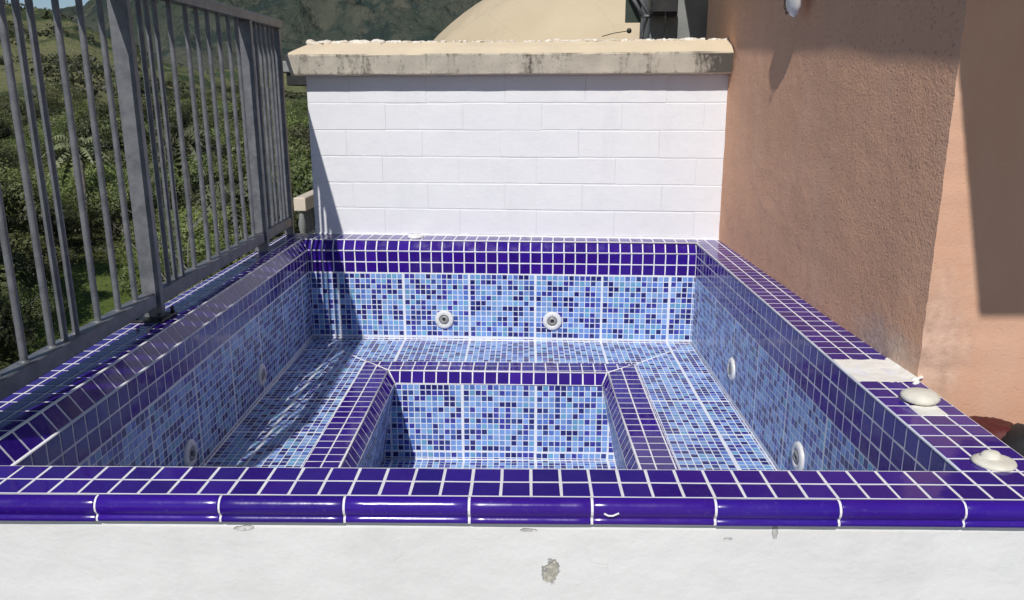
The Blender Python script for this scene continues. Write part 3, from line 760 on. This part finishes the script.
def hz(az,r):
    x=CX+r*math.sin(R(az)); y=CY+r*math.cos(R(az))
    base=-10.2+.6*fbm(x,y,.02,3) + (0 if r<120 else min(r-120,700)*.012)
    R1=620+60*fbm(az*10,0,.01,2); c1=CZ+R1*math.tan(R(lerp_tab(HILL,az)))
    hill=(c1-(-10+(R1-120)*.012))*(ss(170,R1,r)*(1-.9*ss(R1,R1+420,r)))
    hill+= (fbm(x,y,.011,6)*9+ (1-abs(fbm(x+90,y,.006,4)))*7-5)*ss(190,420,r)*(1-ss(R1*.86,R1,r)*.9)*(1 if r<R1+300 else 0)*max(0,min(1,(c1+12)/25))
    R2=2900; c2=CZ+R2*math.tan(R(lerp_tab(MT,az)))
    mt=(c2+10)*ss(900,R2,r)**.9
    mt+=min(1,max(.12,(c2-60)/330))*((1-abs(noise.fractal(Vector((x*.0016,y*.0016,3)),.75,2.2,8))*2.2)*95)*ss(1000,1700,r)*(1-ss(R2*.82,R2,r)*.85)
    return base+max(hill,-2)+max(mt,0)
def terrain(name,r0,r1,nr,a0,a1,na,m,colf=None):
    mb=MB(); v=[];c=[];f=[]
    for j in range(nr+1):
        r=r0*(r1/r0)**(j/nr)
        for i in range(na+1):
            az=a0+(a1-a0)*i/na; v.append((CX+r*math.sin(R(az)),CY+r*math.cos(R(az)),hz(az,r)))
            c.append((*(colf(az,r) if colf else (1,1,1)),1))
    for j in range(nr):
        for i in range(na): a=j*(na+1)+i; f.append((a,a+1,a+na+2,a+na+1))
    mb.add(v,f,0,c,True); o=mb.build(name,m); tag(o,kind='structure'); return o
gm=ground_mat('valley_grass',[(.3,(.05,.06,.022)),(.5,(.09,.105,.035)),(.7,(.12,.115,.055))],.05,fine=2)
hm=ground_mat('hill_grass',[(.28,(.11,.12,.055)),(.5,(.165,.17,.08)),(.72,(.22,.195,.115))],.012,.022,(.055,.075,.036),fine=.25)
mm=ground_mat('mountain_forest',[(.3,(.040,.055,.045)),(.5,(.068,.080,.062)),(.72,(.135,.125,.095))],.006,.008,(.036,.052,.046),fine=.03)
def valcol(az,r):
    if -34<az<-24 and 24<r<60: return (1.35,1.6,1.2)
    return (1,1,1)
terrain('valley_ground',9,185,70,-75,60,200,gm,valcol)
terrain('near_hillside',183,1150,130,-60,40,320,hm)
terrain('far_mountain',1120,4200,260,-50,35,620,mm)

# ------------------------------------------------------------------ trees
def leafball(mb,c,rx,rz,nl,size,rg,shade0=.15,flat=.0):
    """leaf faces through the shell of one clump"""
    v=[];f=[];cc=[]
    for _ in range(nl):
        d=Vector((rg.gauss(0,1),rg.gauss(0,1),rg.gauss(0,1))).normalized(); k=rg.uniform(.55,1.05)
        p=Vector((c[0]+d.x*rx*k,c[1]+d.y*rx*k,c[2]+d.z*rz*k))
        nrm=(d*1.5+Vector((rg.uniform(-.6,.6),rg.uniform(-.6,.6),rg.uniform(-.2,.7)))).normalized()
        t=nrm.orthogonal().normalized(); a=rg.uniform(0,6.28); t=(t*math.cos(a)+nrm.cross(t)*math.sin(a)); b=nrm.cross(t)
        s=size*rg.uniform(.6,1.35); o=len(v)
        v+=[p-t*s-b*s*.15,p-b*s*.5,p+t*s,p+b*s*.5]
        sh=min(1,max(0,.35+.45*d.z+rg.uniform(-.25,.3)+shade0-.15)); cc+=[(sh,sh,sh,1)]*4  # lit tops and shaded undersides of clumps put into the leaf colour
        f.append((o,o+1,o+2,o+3))
    mb.add(v,f,0,cc,False)
def limbs(rg,base,top,n,spread,r0):
    mb=MB(); tips=[]
    b=Vector(base); t=Vector(top); mid=b.lerp(t,.5)+Vector((rg.uniform(-.2,.2),rg.uniform(-.2,.2),0))
    mb.tube([b,b.lerp(mid,.5)+Vector((rg.uniform(-.06,.06),0,0)),mid,t],[r0*1.35,r0*1.05,r0*.85,r0*.45],8)
    for i in range(n):
        s=b.lerp(t,rg.uniform(.35,.95)); a=2*math.pi*i/n+rg.uniform(-.4,.4); L=spread*rg.uniform(.6,1)
        e=s+Vector((math.cos(a)*L,math.sin(a)*L,L*rg.uniform(.25,.8))); m_=s.lerp(e,.5)+Vector((0,0,-.12*L+rg.uniform(-.1,.1)))
        mb.tube([s,m_,e],[r0*.5,r0*.32,r0*.12],6); tips.append(e)
    return mb,tips
def tree_mesh(seed,H,cr,nclump,nl,size,shade):
    rg=random.Random(seed); mb,tips=limbs(rg,(0,0,-.3),(rg.uniform(-.3,.3),rg.uniform(-.3,.3),H*.72),8,cr*.75,.13*H/6)
    cm=MB(); cs=list(tips)
    for i in range(nclump):
        a=rg.uniform(0,6.28); r=cr*math.sqrt(rg.random())*.85; z=H*.52+H*.42*(1-(r/cr)**2)*rg.uniform(.25,1)
        cs.append(Vector((r*math.cos(a),r*math.sin(a),z)))
    for c in cs:
        s=cr*rg.uniform(.2,.36); hgt=(c.z/H-.62)*1.5-.25*(math.hypot(c.x,c.y)/cr); leafball(cm,c,s,s*.75,int(nl*rg.uniform(.7,1.3)),size,rg,shade+hgt+rg.uniform(-.06,.14))  # hgt darkens low and outer clumps: crown shade put into the colour
    return mb,cm
KINDS=[('bushy_tree',11,5.2,2.9,60,190,.085,.10),('bushy_tree',12,6.0,3.3,66,190,.09,.22),('spreading_tree',13,4.6,3.6,70,190,.08,.36),
       ('dark_tree',14,6.6,2.8,60,190,.09,-.04),('dark_tree',15,5.4,3.2,60,190,.095,.0),('feathery_tree',16,5.0,3.0,70,150,.06,.45)]
protos=[]
for (nm,sd,H,cr,nc,nl,sz,sh) in KINDS:
    t_,c_=tree_mesh(sd,H,cr,nc,nl,sz,sh)
    root=empty(nm,(0,0,0)); a=t_.build('trunk',M['bark'],root); b=c_.build('crown',M['leaf_bright' if 'spreading' in nm else 'leaf'],root); protos.append([root,a,b,False])
def place(k,x,y,z,s,rot,label,group):
    root,a,b,used=protos[k]
    if not used: r=root; protos[k][3]=True
    else:
        r=root.copy(); COL.objects.link(r)
        for ch in (a,b): c=ch.copy(); COL.objects.link(c); c.parent=r
    r.location=(x,y,z); r.scale=(s,s,s*random.Random(x).uniform(.85,1.15)); r.rotation_euler=(0,0,rot); tag(r,label,'tree',group)
LB_={0:'mid green bushy tree among the valley trees beyond the railing',1:'tall mid green bushy tree in the valley beyond the railing',2:'low bright green spreading tree in the valley beyond the railing',
     3:'tall dark green tree in the valley beyond the railing',4:'broad dark green tree in the valley beyond the railing',5:'pale green feathery tree in the valley beyond the railing'}
rt=random.Random(21); placed=[]; cnt=0; tries=0
def okp(az,r,s):
    x=CX+r*math.sin(R(az)); y=CY+r*math.cos(R(az))
    if -33.5<az<-25.3 and 36<r<62: return None
    for (a,b,c) in placed:
        if (a-x)**2+(b-y)**2<(1.9*(s+c))**2*(.75 if r>80 else 1): return None
    return x,y
while cnt<235 and tries<9000:
    tries+=1
    r=20*(230/20)**(rt.random()**.7); az=rt.uniform(-41,-13.5); s=rt.uniform(.65,1.45)*(1.0 if r<100 else 1.25)
    if r<34 and (az>-33.6): continue
    if r<63 and -33.2<az<-25.3 and r>24: continue
    q=okp(az,r,s)
    if not q: continue
    placed.append((q[0],q[1],s)); k=rt.choices(range(6),[3,3,3,2.5,2.5,1.3])[0]
    if 55<r<75 and az<-26: k=rt.choice([2,2,1])
    if r<36: s*=.8
    place(k,q[0],q[1],hz(az,r)-.2,s,rt.uniform(0,6.28),LB_[k],'valley trees beyond the railing, kind %s'%['bushy','tall bushy','spreading','tall dark','broad dark','feathery'][k]); cnt+=1
print('trees',cnt,'tries',tries)
# palms
def palm():
    rg=random.Random(77); root=empty('palm_tree'); mb=MB(); mb.tube([(0,0,-.3),(.1,0,2),(.05,.1,4.0)],[.2,.15,.13],8); a=mb.build('trunk',M['bark'],root)
    cm=MB()
    for i in range(26):
        an=6.283*i/26*2.6+rg.uniform(-.2,.2); el=rg.uniform(-.2,1.2); L=rg.uniform(1.6,2.2); v=[];f=[];cc=[]; n=9
        for j in range(n+1):
            t=j/n; d=L*t; z=4.0+math.sin(el)*d-1.1*t*t*L*.6; rr=math.cos(el*.8)*d; w=.28*math.sin(math.pi*min(1,t*.9+.08)); c=Vector((.05+rr*math.cos(an),.1+rr*math.sin(an),z)); sd=Vector((-math.sin(an),math.cos(an),0))
            v+=[c+sd*w-Vector((0,0,w*.7)),c,c-sd*w-Vector((0,0,w*.7))]; sh=rg.uniform(.3,.9); cc+=[(sh,sh,sh,1)]*3
        for j in range(n):
            if j%1==0:
                o=j*3; 
                f+=[(o,o+1,o+4),(o+1,o+2,o+4)]
        cm.add(v,f,0,cc)
    b=cm.build('crown',M['palm'],root); return root,a,b
pr,pa,pb=palm()
PL=[(-29.2,66,'palm with drooping fronds on left side of the valley trees'),(-23.0,56,'palm with star-like crown in the middle of the valley trees'),(-20.2,44,'palm standing close behind the far panel of the railing'),(-26.2,120,'small far palm below the grassy hillside')]
for i,(az,r,lab) in enumerate(PL):
    if i==0: q=pr
    else:
        q=pr.copy(); COL.objects.link(q)
        for ch in (pa,pb): c=ch.copy(); COL.objects.link(c); c.parent=q
    q.location=(CX+r*math.sin(R(az)),CY+r*math.cos(R(az)),hz(az,r)); q.rotation_euler=(0,0,i*1.3); q.scale=((1.3,1.3,1.75),(1.35,1.35,2.0),(1.1,1.1,1.45),(1.2,1.2,1.6))[i]; tag(q,lab,'palm','palms among the valley trees')
# bare branching trees near the railing
def bare(seed,loc,H,lab):
    rg=random.Random(seed); root=empty('bare_tree',loc); tag(root,lab,'tree','bare branched trees near the railing')
    mb=MB(); br=MB()
    def grow(m,p,d,L,r,dep):
        n=4; pts=[p]; q=p.copy(); dd=d.copy()
        for i in range(n):
            dd=(dd+Vector((rg.gauss(0,.22),rg.gauss(0,.22),rg.gauss(.02,.14)))).normalized(); q=q+dd*L/n; pts.append(q.copy())
        m.tube(pts,[r*(1-.4*i/n) for i in range(n+1)],6 if dep<2 else 4)
        if dep<5:
            for _ in range(rg.choice([2,2,3])):
                s=pts[rg.choice([2,3,4,4])]; nd=(dd+Vector((rg.gauss(0,.65),rg.gauss(0,.65),rg.gauss(.05,.4)))).normalized(); grow(br,s,nd,L*rg.uniform(.55,.8),r*.55,dep+1)
    grow(mb,Vector((0,0,-.3)),Vector((.05,0,1)),H*.42,.13,0); 
    mb.build('trunk',M['bare'],root); br.build('branches',M['bare'],root)
def wp(az,r): return (CX+r*math.sin(R(az)),CY+r*math.cos(R(az)),hz(az,r))
bare(9,wp(-33.0,15.0),9.2,'bare grey tree with crooked branches leftmost beyond the railing')
bare(9,wp(-31.8,20),8.2,'bare thin tree in front of the pale lawn beyond the railing')
# utility pole far off
up=MB(); x,y,z=wp(-25.9,150); up.tube([(x-.6,y,z),(x-.25,y,z+12)],.12,6); up.tube([(x+.6,y,z),(x+.25,y,z+12)],.12,6)
for h in range(2,12,2): up.tube([(x-.6+.03*h,y,z+h),(x+.6-.03*h,y,z+h)],.05,4)
up.box((x-1.2,y-.08,z+11.3),(x+1.2,y+.08,z+11.5)); o=up.build('utility_pole',M['jet']); tag(o,'pale twin-legged utility pole among trees below the hillside','pole')
# hillside scrub: uncountable
sc=MB(); rs=random.Random(31)
for _ in range(5200):
    az=rs.uniform(-42,-13); r=170*(900/170)**rs.random()
    x=CX+r*math.sin(R(az)); y=CY+r*math.cos(R(az)); dn=noise.noise(Vector((x*.02,y*.02,5)))+.5*noise.noise(Vector((x*.06,y*.06,8)))
    if dn<-.02+.10*ss(200,450,r) and rs.random()<.92: continue
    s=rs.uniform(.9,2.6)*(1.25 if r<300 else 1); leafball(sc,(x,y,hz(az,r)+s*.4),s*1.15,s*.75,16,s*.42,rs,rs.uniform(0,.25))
o=sc.build('hillside_scrub',M['scrub']); tag(o,'dark green shrubs scattered over the olive hillside beyond the valley','shrubs',kind='stuff')
# understorey between the valley trees
sc=MB(); rs=random.Random(37)
for _ in range(1500):
    az=rs.uniform(-42,-13); r=34*(190/34)**rs.random()
    if -33.5<az<-25.3 and 33<r<60: continue
    x=CX+r*math.sin(R(az)); y=CY+r*math.cos(R(az)); s=rs.uniform(.5,1.3)
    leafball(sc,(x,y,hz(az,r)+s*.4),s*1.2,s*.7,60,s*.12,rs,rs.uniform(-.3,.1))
o=sc.build('valley_undergrowth',M['leaf']); tag(o,'dark undergrowth filling gaps between the valley trees','undergrowth',kind='stuff')

# ------------------------------------------------------------------ light, sky, camera
sd=Vector((-.22,-1.0,1.0)).normalized()           # towards the sun
w=bpy.data.worlds.new('World'); S.world=w; w.use_nodes=True; nt=w.node_tree; bg=nt.nodes['Background']
sky=nt.nodes.new('ShaderNodeTexSky'); sky.sky_type='NISHITA'; sky.sun_disc=False
sky.sun_elevation=math.asin(sd.z); sky.sun_rotation=math.atan2(sd.x,sd.y); sky.air_density=1.0; sky.dust_density=.4; sky.ozone_density=2.5; sky.altitude=600
nt.links.new(sky.outputs[0],bg.inputs[0]); bg.inputs[1].default_value=.072
L=bpy.data.lights.new('sun','SUN'); L.energy=3.9; L.angle=R(.53); L.color=(1,.965,.915)
lo=bpy.data.objects.new('sun',L); COL.objects.link(lo); lo.rotation_euler=sd.to_track_quat('Z','Y').to_euler(); lo.location=(0,0,30)
cd=bpy.data.cameras.new('camera'); co=bpy.data.objects.new('camera',cd); COL.objects.link(co)
x,y,z,yaw,pit,rol,fpx=0.12428,-3.52267,0.63614,-0.017646,0.250482,-0.0018811,799.208
fwd=Vector((math.sin(yaw)*math.cos(pit),math.cos(yaw)*math.cos(pit),-math.sin(pit))); rt_=Vector((math.cos(yaw),-math.sin(yaw),0)); upv=rt_.cross(fwd)
rr=math.cos(rol)*rt_+math.sin(rol)*upv; uu=-math.sin(rol)*rt_+math.cos(rol)*upv
co.matrix_world=Matrix.Translation((x,y,z))@Matrix((rr,uu,-fwd)).transposed().to_4x4()
cd.sensor_width=36; cd.lens=36*fpx/1024; cd.clip_start=.02; cd.clip_end=9000
S.camera=co
S.view_settings.view_transform='Standard'; S.view_settings.look='None'; S.view_settings.exposure=0
S.render.engine='CYCLES'
